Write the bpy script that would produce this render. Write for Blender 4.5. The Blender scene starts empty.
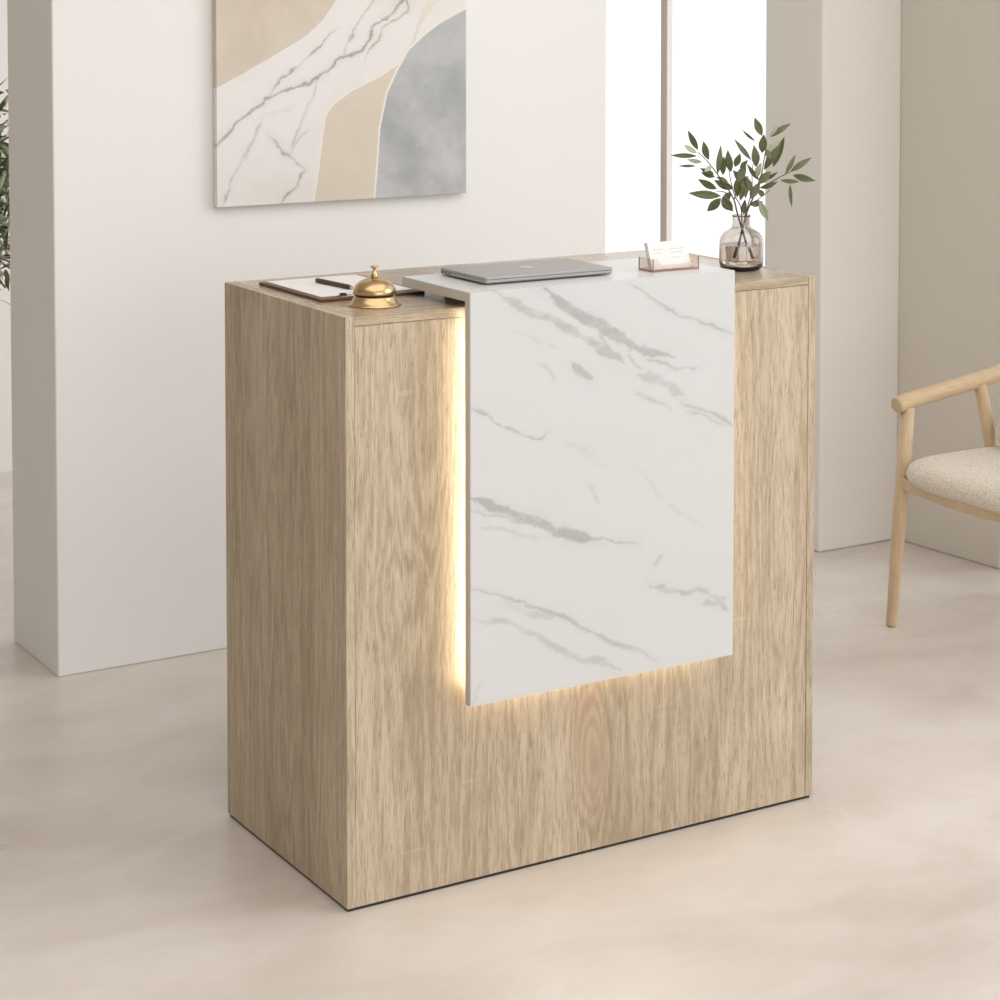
import bpy, bmesh, math, random
import numpy as np
from mathutils import Vector, Matrix
random.seed(7); rng = np.random.default_rng(5)
PI = math.pi
S = bpy.context.scene
COL = S.collection
FZ = -0.006                                   # floor level; the desk boards start at z = 0 over a thin shadow gap

# ------------------------------------------------------------------ camera
FPX, CY0, YAW, PIT = 2148.305, 87.816, 0.540973, 0.0479498
CAM = Vector((-1.76021, -3.47710, 1.70541))
cd = bpy.data.cameras.new('camera'); cam = bpy.data.objects.new('camera', cd); COL.objects.link(cam)
cam.location = CAM; cam.rotation_euler = (PI/2-PIT, 0, -YAW)
cd.sensor_width = 36; cd.lens = FPX*36/1000; cd.shift_y = -(500-CY0)/1000; cd.clip_end = 100
S.camera = cam
_F = Vector((math.sin(YAW)*math.cos(PIT), math.cos(YAW)*math.cos(PIT), -math.sin(PIT)))
_R = Vector((math.cos(YAW), -math.sin(YAW), 0)); _U = _R.cross(_F)
def at(u, v, ax, val):                        # measured image point -> place on the plane axis = val
    d = _F + _R*((u-500)/FPX) - _U*((v-CY0)/FPX)
    return CAM + d*((val-CAM[ax])/d[ax])
def at_n(u, v, p0, off=0.0):                  # ... on the upright plane through p0 facing the room
    n = Vector((_F.x, _F.y, 0)).normalized()
    d = _F + _R*((u-500)/FPX) - _U*((v-CY0)/FPX)
    return CAM + d*(((p0-CAM).dot(n)+off)/d.dot(n))

# ------------------------------------------------------------------ material helpers
def srgb(r, g, b):
    f = lambda c: (c/12.92 if c <= .04045 else ((c+.055)/1.055)**2.4)
    return tuple(f(x/255) for x in (r, g, b)) + (1,)
class NT:
    def __init__(s, name):
        s.m = bpy.data.materials.new(name); s.m.use_nodes = True
        s.t = s.m.node_tree; s.b = s.t.nodes['Principled BSDF']; s.out = s.t.nodes['Material Output']
    def n(s, typ, ins=None, **kw):
        nd = s.t.nodes.new(typ)
        for k, v in kw.items(): setattr(nd, k, v)
        for k, v in (ins or {}).items(): s.set(nd.inputs[k], v)
        return nd
    def set(s, sock, v):
        if isinstance(v, bpy.types.NodeSocket): s.t.links.new(v, sock)
        else: sock.default_value = v
    def p(s, **kw):
        for k, v in kw.items(): s.set(s.b.inputs[k.replace('_', ' ')], v)
    def obj(s, scale=(1, 1, 1), loc=(0, 0, 0)):
        tc = s.n('ShaderNodeTexCoord')
        return s.n('ShaderNodeMapping', {'Vector': tc.outputs['Object'], 'Scale': scale, 'Location': loc}).outputs[0]
    def noise(s, vec, scale=5, detail=3, rough=.5, dist=0, out='Fac'):
        return s.n('ShaderNodeTexNoise', {'Vector': vec, 'Scale': scale, 'Detail': detail, 'Roughness': rough, 'Distortion': dist}).outputs[out]
    def math(s, op, a, b=0.0, c=0.0, clamp=False):
        nd = s.n('ShaderNodeMath', operation=op, use_clamp=clamp)
        s.set(nd.inputs[0], a); s.set(nd.inputs[1], b); s.set(nd.inputs[2], c); return nd.outputs[0]
    def ramp(s, fac, stops, interp='LINEAR'):
        nd = s.n('ShaderNodeValToRGB', {'Fac': fac}); cr = nd.color_ramp; cr.interpolation = interp
        while len(cr.elements) < len(stops): cr.elements.new(.5)
        for e, (p, c) in zip(cr.elements, stops):
            e.position = p; e.color = c if len(c) == 4 else (*c, 1)
        return nd.outputs[0]
    def mix(s, fac, a, b, blend='MIX'):
        nd = s.n('ShaderNodeMix', data_type='RGBA', blend_type=blend)
        s.set(nd.inputs[0], fac); s.set(nd.inputs[6], a); s.set(nd.inputs[7], b); return nd.outputs[2]
    def bump(s, h, strength=.2, dist=.002):
        s.set(s.b.inputs['Normal'], s.n('ShaderNodeBump', {'Height': h, 'Strength': strength, 'Distance': dist}).outputs[0])
G = lambda v: (v, v, v, 1)

def m_plain(name, col, rough=.5, metal=0, spec=.5, var=.03, vs=30):
    k = NT(name); f = k.noise(k.obj(), vs, 3)
    k.p(Base_Color=k.mix(f, tuple(c*(1-var) for c in col[:3])+(1,), tuple(min(1, c*(1+var)) for c in col[:3])+(1,)), Roughness=rough, Metallic=metal)
    k.b.inputs['Specular IOR Level'].default_value = spec
    return k.m
def m_wall(name, col):
    k = NT(name); v = k.obj()
    f = k.noise(v, 1.6, 4, .55); g = k.noise(v, 260, 2)
    d = tuple(c*.965 for c in col[:3])+(1,)
    k.p(Base_Color=k.mix(f, d, col), Roughness=.9); k.b.inputs['Specular IOR Level'].default_value = .2
    k.bump(k.math('ADD', g, k.math('MULTIPLY', k.noise(v, 40, 3), .8)), .12, .0015)
    return k.m
def m_floor():
    k = NT('polished microcement'); v = k.obj()
    a = k.noise(v, 1.1, 5, .55, .6); b = k.noise(k.obj((1, 1.8, 1), (3, 1, 0)), 2.6, 6, .58, .5); c = k.noise(v, 22, 5, .6)
    f = k.math('ADD', k.math('MULTIPLY', a, .55), k.math('MULTIPLY', b, .45))
    base = k.ramp(f, [(.30, srgb(190, 179, 169)), (.45, srgb(210, 201, 192)), (.58, srgb(222, 214, 207)), (.72, srgb(230, 225, 219))])
    base = k.mix(k.math('MULTIPLY', c, .25), base, srgb(190, 176, 160))
    k.p(Base_Color=base, Roughness=k.math('MULTIPLY_ADD', k.noise(v, 2.2, 2), .10, .24))
    k.b.inputs['Specular IOR Level'].default_value = .45
    k.bump(k.noise(v, 3.0, 2), .03, .004)
    return k.m
def m_wood(name, axis, seed=0., tint=None, plank=.165, across=0, knots=(), rough=.34, soft=0.):
    """pale sawn oak: grain runs along `axis`"""
    k = NT(name)
    sc = [1., 1., 1.]; sc[axis] = .085
    v = k.obj(tuple(sc), (seed, seed*1.7, seed*.6))
    tc = k.n('ShaderNodeTexCoord'); sep = k.n('ShaderNodeSeparateXYZ', {'Vector': tc.outputs['Object']})
    # glued boards: step the pattern from board to board
    ac = sep.outputs[across]
    pid = k.math('FLOOR', k.math('DIVIDE', k.math('ADD', ac, .43+seed), plank))
    wn = k.n('ShaderNodeTexWhiteNoise', {'W': pid}, noise_dimensions='1D')
    offs = k.n('ShaderNodeVectorMath', {0: wn.outputs['Color'], 1: (3., 3., 3.)}, operation='MULTIPLY').outputs[0]
    vv = k.n('ShaderNodeVectorMath', {0: v, 1: offs}, operation='ADD').outputs[0]
    warp = k.noise(vv, 5.0, 2, .45)                                   # broad figure
    ph = k.math('ADD', k.math('MULTIPLY', warp, 20.), k.math('MULTIPLY', k.noise(vv, 60, 3), 1.6))
    ring = k.math('FRACT', ph)                                        # growth rings: sharp one side
    blot = None
    for (ka, kl, sa, sl_, amp) in knots:                              # cathedral figures
        da = k.math('DIVIDE', k.math('SUBTRACT', sep.outputs[across], ka), sa); dl = k.math('DIVIDE', k.math('SUBTRACT', sep.outputs[axis], kl), sl_)
        q = k.math('ADD', k.math('MULTIPLY', da, da), k.math('MULTIPLY', dl, dl)); q = k.math('MULTIPLY', q, k.math('MULTIPLY_ADD', k.noise(vv, 14, 3), 1.6, .2))
        e = k.math('EXPONENT', k.math('MULTIPLY', q, -1.))
        ph = k.math('MULTIPLY_ADD', e, amp, ph)
        if amp > 4: blot = k.ramp(k.math('ADD', e, k.math('MULTIPLY', k.noise(vv, 30, 3), .25)), [(.42, G(0)), (.50, G(1))])
    ring = k.math('MULTIPLY_ADD', k.math('SINE', k.math('MULTIPLY', ph, 2*PI)), .5, .5)
    streak = k.noise(vv, 130, 5, .68)
    sc2 = [1., 1., 1.]; sc2[axis] = .030
    fine = k.noise(k.obj(tuple(sc2), (seed*2, 0, 0)), 620, 2, .6)
    sc3 = [1., 1., 1.]; sc3[axis] = .055
    v3 = k.obj(tuple(sc3), (0, seed, 0)); w3 = k.noise(v3, 40, 2)
    pore = k.noise(v3, 470, 3, .65, .6)
    sc4 = [1., 1., 1.]; sc4[axis] = .16
    cloud = k.noise(k.obj(tuple(sc4), (seed*.3, seed, 1)), 7, 3, .5)
    t = k.math('MULTIPLY', ring, .12)
    t = k.math('MULTIPLY_ADD', streak, .46, t)
    t = k.math('MULTIPLY_ADD', fine, .26, t)
    t = k.math('MULTIPLY_ADD', wn.outputs['Value'], .10, t)
    t = k.math('MULTIPLY_ADD', cloud, .36, t)
    cA, cB, cC, cD = srgb(206, 191, 168), srgb(191, 174, 150), srgb(170, 152, 127), srgb(131, 113, 91)
    col = k.ramp(t, [(.42, cA), (.58, cB), (.74, cC), (1.0, cD)])
    dash = k.ramp(pore, [(.52, G(0)), (.64, G(1))])
    col = k.mix(k.math('MULTIPLY', dash, .55), col, srgb(118, 102, 82))
    pale = k.ramp(fine, [(.62, G(0)), (.8, G(1))])
    col = k.mix(k.math('MULTIPLY', pale, .25), col, srgb(222, 206, 182))
    if blot is not None: col = k.mix(k.math('MULTIPLY', blot, .38), col, srgb(184, 156, 131))
    sc5 = [6., 6., 6.]; sc5[axis] = 95.                                # pale flecks across the grain
    fl = k.ramp(k.noise(k.obj(tuple(sc5), (seed, 2, seed)), 1.6, 2, .5), [(.60, G(0)), (.70, G(1))])
    fm = k.ramp(k.noise(k.obj((1, 1, 1), (seed+3, 1, 2)), 8, 1), [(.62, G(0)), (.70, G(1))])
    col = k.mix(k.math('MULTIPLY', k.math('MULTIPLY', fl, fm), .17), col, srgb(222, 208, 188))
    if soft: col = k.mix(soft, col, cB)
    if tint: col = k.mix(1., col, tint, 'MULTIPLY')
    k.p(Base_Color=col, Roughness=k.math('MULTIPLY_ADD', streak, .16, rough))
    k.b.inputs['Specular IOR Level'].default_value = .42
    k.bump(k.math('SUBTRACT', k.math('MULTIPLY', fine, .5), dash), .25, .0008)
    return k.m
def m_attr(name, rough, attr='paint', bumpy=False, spec=.5):
    k = NT(name); a = k.n('ShaderNodeAttribute', attribute_name=attr)
    g = k.noise(k.obj(), 420 if bumpy else 9, 2)
    k.p(Base_Color=k.mix(k.math('MULTIPLY', g, .07), a.outputs['Color'], srgb(205, 200, 193)), Roughness=rough)
    k.b.inputs['Specular IOR Level'].default_value = spec
    if bumpy: k.bump(g, .18, .0008)
    return k.m
def m_glass(name, col, ior=1.45, rough=0.):
    k = NT(name); k.p(Base_Color=col, Roughness=rough, IOR=ior); k.b.inputs['Transmission Weight'].default_value = 1
    f = k.noise(k.obj(), 3, 1); k.set(k.b.inputs['Base Color'], k.mix(f, col, tuple(min(1, c*1.01) for c in col[:3])+(1,)))
    return k.m
def m_pane(name, tint=(1, 1, 1, 1), gl=.06, rough=.02):
    k = NT(name); tr = k.n('ShaderNodeBsdfTransparent', {'Color': tint}); gs = k.n('ShaderNodeBsdfGlossy', {'Roughness': rough})
    lw = k.n('ShaderNodeLayerWeight', {'Blend': .12})
    fac = k.math('MULTIPLY_ADD', lw.outputs['Fresnel'], .5, gl, clamp=True)
    mx = k.n('ShaderNodeMixShader', {0: fac, 1: tr.outputs[0], 2: gs.outputs[0]})
    k.t.links.new(mx.outputs[0], k.out.inputs['Surface']); return k.m
def m_emit(name, col, strength):
    k = NT(name); k.p(Base_Color=col, Emission_Color=col, Emission_Strength=strength); return k.m
def m_boucle():
    k = NT('boucle fabric'); v = k.obj()
    vo = k.n('ShaderNodeTexVoronoi', {'Vector': v, 'Scale': 300., 'Randomness': 1.})
    n1 = k.noise(v, 400, 3, .6); n2 = k.noise(v, 60, 2)
    f = k.math('MULTIPLY_ADD', n1, .9, k.math('MULTIPLY', vo.outputs['Distance'], .55))
    col = k.ramp(f, [(.45, srgb(243, 238, 229)), (.74, srgb(231, 222, 208)), (.98, srgb(186, 171, 148))])
    col = k.mix(k.math('MULTIPLY', n2, .2), col, srgb(196, 182, 160))
    k.p(Base_Color=col, Roughness=.95); k.b.inputs['Specular IOR Level'].default_value = .1
    k.bump(k.math('SUBTRACT', n1, vo.outputs['Distance']), .5, .003); return k.m
def m_leaf(name, a, b):
    k = NT(name); f = k.noise(k.obj(), 45, 3)
    k.p(Base_Color=k.mix(f, a, b), Roughness=.45); k.b.inputs['Specular IOR Level'].default_value = .4
    return k.m

# ------------------------------------------------------------------ object helpers
def tag(o, label=None, cat=None, group=None, kind=None):
    if label: o['label'] = label
    if cat: o['category'] = cat
    if group: o['group'] = group
    if kind: o['kind'] = kind
    return o
def thing(name, label, cat, loc=(0, 0, 0), group=None):
    o = bpy.data.objects.new(name, None); COL.objects.link(o); o.location = loc; o.empty_display_size = .1
    return tag(o, label, cat, group)
def wloc(o):
    v = Vector(o.location)
    while o.parent: o = o.parent; v += Vector(o.location)
    return v
def obj(name, bm, mats, parent=None, smooth=False, bevel=0., loc=None):
    """bm in world coordinates -> one mesh object (under parent)"""
    base = wloc(parent) if parent else Vector((0, 0, 0))
    if loc is not None: base = Vector(loc)
    bmesh.ops.translate(bm, verts=bm.verts, vec=-base)
    me = bpy.data.meshes.new(name); bm.to_mesh(me); bm.free()
    for m in (mats if isinstance(mats, (list, tuple)) else [mats]): me.materials.append(m)
    if smooth:
        for p in me.polygons: p.use_smooth = True
    o = bpy.data.objects.new(name, me); COL.objects.link(o)
    if parent:
        o.parent = parent
        if loc is not None: o.location = Vector(loc)-wloc(parent)
    elif loc is not None: o.location = loc
    if bevel:
        b = o.modifiers.new('bevel', 'BEVEL'); b.width = bevel; b.segments = 2; b.limit_method = 'ANGLE'
    return o
def box(bm, x0, x1, y0, y1, z0, z1, mi=0):
    vs = [bm.verts.new((x, y, z)) for x in (x0, x1) for y in (y0, y1) for z in (z0, z1)]
    for q in ((0, 1, 3, 2), (4, 6, 7, 5), (0, 4, 5, 1), (2, 3, 7, 6), (0, 2, 6, 4), (1, 5, 7, 3)):
        f = bm.faces.new([vs[i] for i in q]); f.material_index = mi
    return vs
def bx(*a):
    bm = bmesh.new(); box(bm, *a); return bm
def tube(bm, pts, rad, seg=16, cap=True, flat=1.0):
    pts = [Vector(p) for p in pts]
    if not isinstance(rad, (list, tuple)): rad = [rad]*len(pts)
    rings = []; up = None
    for i, p in enumerate(pts):
        t = (pts[min(i+1, len(pts)-1)]-pts[max(i-1, 0)]).normalized()
        if up is None: up = Vector((0, 0, 1)) if abs(t.z) < .9 else Vector((1, 0, 0))
        a = (up - t*up.dot(t)).normalized(); up = a; b = t.cross(a)
        rings.append([bm.verts.new(p + (a*math.cos(2*PI*k/seg)*flat + b*math.sin(2*PI*k/seg))*rad[i]) for k in range(seg)])
    for r, q in zip(rings, rings[1:]):
        for k in range(seg): bm.faces.new((r[k], r[(k+1) % seg], q[(k+1) % seg], q[k]))
    if cap: bm.faces.new(rings[0][::-1]); bm.faces.new(rings[-1])
def spline(P, n=8):
    P = [Vector(p) for p in P]; Q = [P[0]*2-P[1]]+P+[P[-1]*2-P[-2]]; out = []
    for i in range(1, len(Q)-2):
        for k in range(n):
            t = k/n; a, b, c, d = Q[i-1:i+3]
            out.append(.5*((2*b)+(c-a)*t+(2*a-5*b+4*c-d)*t*t+(3*b-a-3*c+d)*t**3))
    return out+[P[-1]]
def lathe(bm, prof, c, seg=48):
    rings = []
    for r, z in prof:
        if r < 1e-6: rings.append([bm.verts.new((c[0], c[1], c[2]+z))])
        else: rings.append([bm.verts.new((c[0]+r*math.cos(2*PI*k/seg), c[1]+r*math.sin(2*PI*k/seg), c[2]+z)) for k in range(seg)])
    for a, b in zip(rings, rings[1:]):
        for k in range(seg):
            j = (k+1) % seg
            if len(a) == 1 and len(b) == 1: continue
            if len(a) == 1: bm.faces.new((a[0], b[j], b[k]))
            elif len(b) == 1: bm.faces.new((a[k], a[j], b[0]))
            else: bm.faces.new((a[k], a[j], b[j], b[k]))
    bmesh.ops.recalc_face_normals(bm, faces=bm.faces)
def grid_mesh(name, origin, eu, ev, nu, nv, colors, mat, parent=None, back=None):
    """nu x nv painted face from origin along eu, ev, closed to a board of depth `back` (a vector)"""
    base = wloc(parent) if parent else Vector((0, 0, 0))
    O = np.array(origin)-np.array(base); eu = np.array(eu); ev = np.array(ev)
    uu, vv = np.meshgrid(np.linspace(0, 1, nu), np.linspace(0, 1, nv))
    co = O + uu[..., None]*eu + vv[..., None]*ev
    co = co.reshape(-1, 3); cl = colors.reshape(-1, 3)
    i = np.arange(nu*nv).reshape(nv, nu)
    f = np.stack([i[:-1, :-1], i[:-1, 1:], i[1:, 1:], i[1:, :-1]], -1).reshape(-1, 4)
    faces = f.tolist()
    if back is not None:
        n = len(co); bk = np.array(back)
        rim = np.concatenate([i[0, :], i[1:, -1], i[-1, -2::-1], i[-2:0:-1, 0]])
        extra = co[rim]; e2 = extra+bk; m = len(rim)
        co = np.vstack([co, extra, e2]); side = np.array(srgb(216, 211, 203)[:3])
        cl = np.vstack([cl, cl[rim], cl[rim]])
        for k in range(m):
            j = (k+1) % m; faces.append([n+j, n+k, n+m+k, n+m+j])
        faces.append([n+m+k for k in range(m)][::-1])
    me = bpy.data.meshes.new(name); me.from_pydata(co.tolist(), [], faces); me.update()
    a = me.color_attributes.new('paint', 'FLOAT_COLOR', 'POINT')
    a.data.foreach_set('color', np.hstack([cl, np.ones((len(cl), 1))]).astype(np.float32).ravel())
    me.materials.append(mat)
    o = bpy.data.objects.new(name, me); COL.objects.link(o)
    if parent: o.parent = parent
    return o
# numpy value noise
_T = rng.random((256, 256))
def vnoise(x, y, octv=4, rough=.5):
    s = 0; a = 1.; tot = 0
    for o in range(octv):
        xi = np.floor(x).astype(int); yi = np.floor(y).astype(int); fx = x-xi; fy = y-yi
        fx = fx*fx*(3-2*fx); fy = fy*fy*(3-2*fy)
        g = lambda i, j: _T[(xi+i) % 256, (yi+j) % 256]
        s = s + a*((g(0, 0)*(1-fx)+g(1, 0)*fx)*(1-fy)+(g(0, 1)*(1-fx)+g(1, 1)*fx)*fy)
        tot += a; a *= rough; x = x*2.03+17.3; y = y*2.03+5.1
    return s/tot
def pdist(X, Y, pts):
    """distance to polyline and position along it (0..1)"""
    P = np.array(pts, float); L = np.r_[0, np.cumsum(np.hypot(*np.diff(P, axis=0).T))]
    D = np.full(X.shape, 1e9); T = np.zeros(X.shape)
    for k in range(len(P)-1):
        a, b = P[k], P[k+1]; ab = b-a; l2 = (ab**2).sum()
        t = np.clip(((X-a[0])*ab[0]+(Y-a[1])*ab[1])/l2, 0, 1)
        d = np.hypot(X-a[0]-t*ab[0], Y-a[1]-t*ab[1]); m = d < D
        D[m] = d[m]; T[m] = ((L[k]+t*(L[k+1]-L[k]))/L[-1])[m]
    return D, T
def inside(X, Y, poly):
    P = np.array(poly, float); c = np.zeros(X.shape, bool)
    for (x0, y0), (x1, y1) in zip(P, np.roll(P, -1, 0)):
        if y0 == y1: continue
        m = ((y0 > Y) != (y1 > Y)) & (X < (x1-x0)*(Y-y0)/(y1-y0)+x0); c ^= m
    return c
def lerp(A, c, m): return A*(1-m[..., None]) + np.array(c[:3])*m[..., None]

# ------------------------------------------------------------------ materials
M = {}
M['wall'] = m_wall('warm white plaster', srgb(235, 233, 230))
M['wallshade'] = m_wall('plaster toned by light', srgb(213, 206, 196))  # same wall paint, darkened to carry the shade on the right wall
M['walltaupe'] = m_wall('taupe plaster', srgb(196, 188, 176))  # tone of the unseen left wall picked to limit bounce light
M['wallpier'] = m_wall('pale plaster toned by light', srgb(230, 225, 217))  # paler copy of that paint, carrying the daylight on pier and reveal
M['ceil'] = m_wall('ceiling paint', srgb(240, 238, 234))
M['floor'] = m_floor()
M['woodZx'] = m_wood('oak board, upright grain', 2, .0, plank=.185, across=0, knots=((-.005, .19, .036, .13, 4.1), (-.435, .585, .07, .085, -1.3), (-.37, .84, .05, .2, 1.8), (.45, .6, .05, .22, 2.2)))
M['woodZy'] = m_wood('oak side board, upright grain', 2, 2.3, plank=.2, across=1, knots=((.05, .86, .03, .13, 2.8), (-.02, .3, .05, .25, 2.0)))
M['woodX'] = m_wood('oak top board, lengthwise grain', 0, 4.1, plank=.27, across=1, rough=.06)
M['marble'] = m_attr('white veined marble', .28)
M['canvas'] = m_attr('painted canvas', .85, bumpy=True, spec=.2)
M['edge'] = m_plain('marble board edge', srgb(196, 190, 180), .5)
M['led'] = m_emit('warm led strip', (1., .87, .68, 1), 22.)
M['brass'] = m_plain('brushed brass', srgb(198, 170, 128), .25, 1., var=.04, vs=80)
M['darkgap'] = m_plain('black rubber', srgb(22, 20, 19), .5)  # rubber parts, and the black that fills dark gaps and ports
M['walnut'] = m_wood('dark brown board', 1, 1.2, tint=(.30, .16, .10, 1), plank=.5, across=0)
M['paper'] = m_plain('white paper', srgb(226, 224, 223), .8, spec=.2, var=.01)
M['pen'] = m_plain('dark bronze pen', srgb(92, 74, 58), .35, .7)
M['silver'] = m_plain('chrome', srgb(205, 205, 205), .2, 1)
M['alu'] = m_plain('grey aluminium', srgb(172, 170, 169), .38, .85, vs=300)
M['alulogo'] = m_plain('polished emblem', srgb(196, 194, 192), .25, .8)
M['acrylic'] = m_pane('clear acrylic', (.97, .925, .895, 1), .05, .05)
M['acryledge'] = m_plain('tinted acrylic edge', srgb(150, 122, 108), .3)
M['card'] = m_plain('white card', srgb(224, 223, 221), .7, spec=.3, var=.01)
M['print'] = m_plain('pale grey print', srgb(196, 195, 192), .8)
M['vase'] = m_glass('smoked glass', (.81, .775, .74, 1), 1.46)
M['water'] = m_glass('water', (.85, .79, .73, 1), 1.33)
M['pane'] = m_pane('window pane', (1, 1, 1, 1), .03)
M['frame'] = m_plain('window frame paint', srgb(244, 242, 239), .5)
M['framedark'] = m_plain('darkened window frame', srgb(196, 184, 178), .5)  # frame paint darkened to carry the shade on the mullion's side
M['chair'] = m_wood('pale ash', 2, 3.3, tint=(1.15, 1.05, .91, 1), plank=3., across=0, soft=.6)
M['chairx'] = m_wood('pale ash rail', 0, 5.3, tint=(1.15, 1.05, .91, 1), plank=3., across=1, soft=.6)
M['boucle'] = m_boucle()
M['leaf'] = m_leaf('olive leaf', srgb(80, 86, 56), srgb(110, 114, 78))
M['leafpale'] = m_leaf('olive leaf underside', srgb(152, 160, 128), srgb(180, 186, 158))
M['stem'] = m_plain('olive stem', srgb(96, 84, 62), .7, var=.15)
M['bark'] = m_plain('olive bark', srgb(120, 106, 88), .9, var=.25)
M['pot'] = m_plain('stoneware pot', srgb(206, 200, 190), .8)
M['soil'] = m_plain('soil', srgb(70, 56, 44), .95, var=.3, vs=200)
M['gapshade'] = m_plain('dark gap shade', srgb(40, 34, 30), .6)

# ------------------------------------------------------------------ setting
YW, YB = 1.574, 1.917            # art wall front and back
YC = 1.518                       # pier right of the window
XO0, XO1, XR = 1.626, 2.362, 2.668
HC = 3.5
PB = at(765, 100, 0, XO1).y           # outer face of the wall at the window
def struct(name, bm, m, bevel=0.): return tag(obj(name, bm, m, bevel=bevel), kind='structure')
struct('floor', bx(-4.2, 5.2, -6, 4.0, FZ-.12, FZ), M['floor'])
bm = bmesh.new(); box(bm, -4.2, XR+.2, -6, YB, HC, HC+.12); box(bm, -4.2, 1.25, YB, 4.0, HC, HC+.12); struct('ceiling', bm, M['ceil'])
struct('wall_back', bx(0, XO0, YW, YB, FZ, HC), M['wall'], .004)
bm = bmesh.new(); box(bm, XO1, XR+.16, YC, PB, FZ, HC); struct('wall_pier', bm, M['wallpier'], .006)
bm = bmesh.new(); box(bm, XO0, XO1, YW, YB, 2.62, HC); struct('wall_lintel', bm, M['wall'])
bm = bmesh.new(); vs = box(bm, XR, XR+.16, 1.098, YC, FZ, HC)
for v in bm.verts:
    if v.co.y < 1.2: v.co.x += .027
struct('wall_right', bm, M['wallshade'], .005)
bm = bmesh.new(); box(bm, XR, XR+.16, -4.2, 1.104, 3.40, HC); box(bm, XR, XR+.16, -6, -4.2, FZ, HC); struct('wall_front_right', bm, M['wall'])
struct('wall_left', bx(-4.2, -4.05, -6, 4.0, FZ, HC), M['walltaupe'])
bm = bmesh.new(); box(bm, -4.05, XR, -6, -5.85, 3.40, HC); box(bm, -4.05, -3.2, -6, -5.85, FZ, 3.40); struct('wall_rear', bm, M['wall'])
bm = bmesh.new()
for x in (-3.2, -1.75, -.3, 1.15, 2.60): box(bm, x, x+.05, -5.95, -5.90, FZ, 3.40)
struct('rear_fill_posts', bm, M['frame'])  # unseen posts in an opening added to let the rear fill in
struct('wall_far', bx(-4.05, 1.25, 3.84, 4.0, FZ, HC), M['wall'])
bm = bmesh.new(); box(bm, 1.10, 1.25, YB, 3.84, 2.62, HC); box(bm, 1.10, 1.25, YB, 2.05, FZ, 2.62); struct('wall_partition', bm, M['wall'])
# window behind the desk: two panes, one mullion
bm = bmesh.new()
yf = PB-.045
box(bm, XO0-.06, XO0+.02, yf, yf+.05, FZ, 2.70); 
box(bm, XO0, XO1, yf, yf+.05, FZ, FZ+.06); box(bm, XO0, XO1, yf, yf+.05, 2.60, 2.70)
win = struct('window_1', bm, M['frame'])
mx0, mx1 = at(659.8, 120, 1, yf+.034).x, at(672.3, 120, 1, yf).x
mw = mx1-mx0-.0
xa = at(667.2, 120, 1, yf).x
obj('mullion', bx(xa, mx1, yf+.002, yf+.034, FZ+.06, 2.60), M['framedark'], win)  # darker body paints in the mullion's shaded side
obj('mullion_lit_face', bx(xa, mx1, yf, yf+.002, FZ+.06, 2.60), M['frame'], win)  # white plate paints in the mullion's lit front
obj('glazing_bead', bx(mx1, mx1+.004, yf+.016, yf+.026, FZ+.06, 2.60), M['framedark'], win)
obj('glass', bx(XO0+.02, xa, yf+.02, yf+.026, FZ+.06, 2.60), M['pane'], win)
obj('glass', bx(mx1, XO1-.002, yf+.02, yf+.026, FZ+.06, 2.60), M['pane'], win)
# the tall window wall on the right (outside the picture): slim posts
bm = bmesh.new()
for y in (-4.2, -2.9, -1.6, -.3, 1.06): box(bm, XR+.05, XR+.10, y, y+.04, FZ, 3.40)
win2 = struct('window_2', bm, M['frame'])

# ------------------------------------------------------------------ reception desk
W, D, H, T = 1.096, .5434, 1.1, .018
desk = thing('reception_desk', 'pale oak reception desk with backlit white marble waterfall front', 'reception desk', (W/2, D/2, FZ))
obj('side_panel', bx(0, T, 0, D, 0, H), M['woodZy'], desk, bevel=.0012)
obj('side_panel', bx(W-T, W, 0, D, 0, H), M['woodZy'], desk, bevel=.0012)
obj('top_panel', bx(T+.0006, W-T-.0006, 0.0006, D, H-T, H), M['woodX'], desk, bevel=.001)
obj('front_panel', bx(T+.0007, W-T-.0007, .0010, .02, 0, H-T-.0008), M['woodZx'], desk, bevel=.0008)
obj('inner_shelf', bx(T, W-T, .02, D-.02, .70, .718), M['woodX'], desk)
bm = bmesh.new()
for q in ((.004, W-.004, .004, .018), (.004, W-.004, D-.018, D-.004), (.004, .018, .018, D-.018), (W-.018, W-.004, .018, D-.018)): box(bm, *q, FZ, 0)
tag(obj('gap_shade_strip', bm, M['gapshade'], desk), 'thin dark strip drawn for the shade under the desk')  # dark strip painted in as the shadow line between desk and floor
SX0, SX1, SY0, SY1, SZ, PT, PZ =   .2305, .8420, -.057, .207, 1.135, .018, .3565
def veins(X, Y, vs, seedx=0.):
    """vein strength 0..1 at measured points; each vein = (points, width, strength, grain)"""
    wx = (vnoise(X*.05+seedx, Y*.05, 5, .62)-.5)*11; wy = (vnoise(X*.05+40, Y*.05+seedx, 5, .62)-.5)*11
    g = vnoise(X*.05+9, Y*.11+3, 4, .6); fine = vnoise(X*.35+seedx, Y*.35+11, 3, .6)
    m = np.zeros(X.shape)
    for pts, w, s, br in vs:
        d, t = pdist(X+wx, Y+wy, pts)
        taper = np.clip(np.minimum(t, 1-t)*7, .25, 1)
        ww = w*taper*(.45+1.1*g)
        core = 1/(1+np.exp((d-ww)/np.maximum(.28+.07*ww, .25)))
        halo = np.exp(-(d/(w*2.6+2.5))**2)*.18*np.clip(g*2-.5, 0, 1)
        k = np.clip(core*(1-br+br*np.clip((g-.38)*4.2, 0, 1.2))*(.65+.6*fine)+halo, 0, 1)*s
        m = np.maximum(m, k)
    return m
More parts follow.
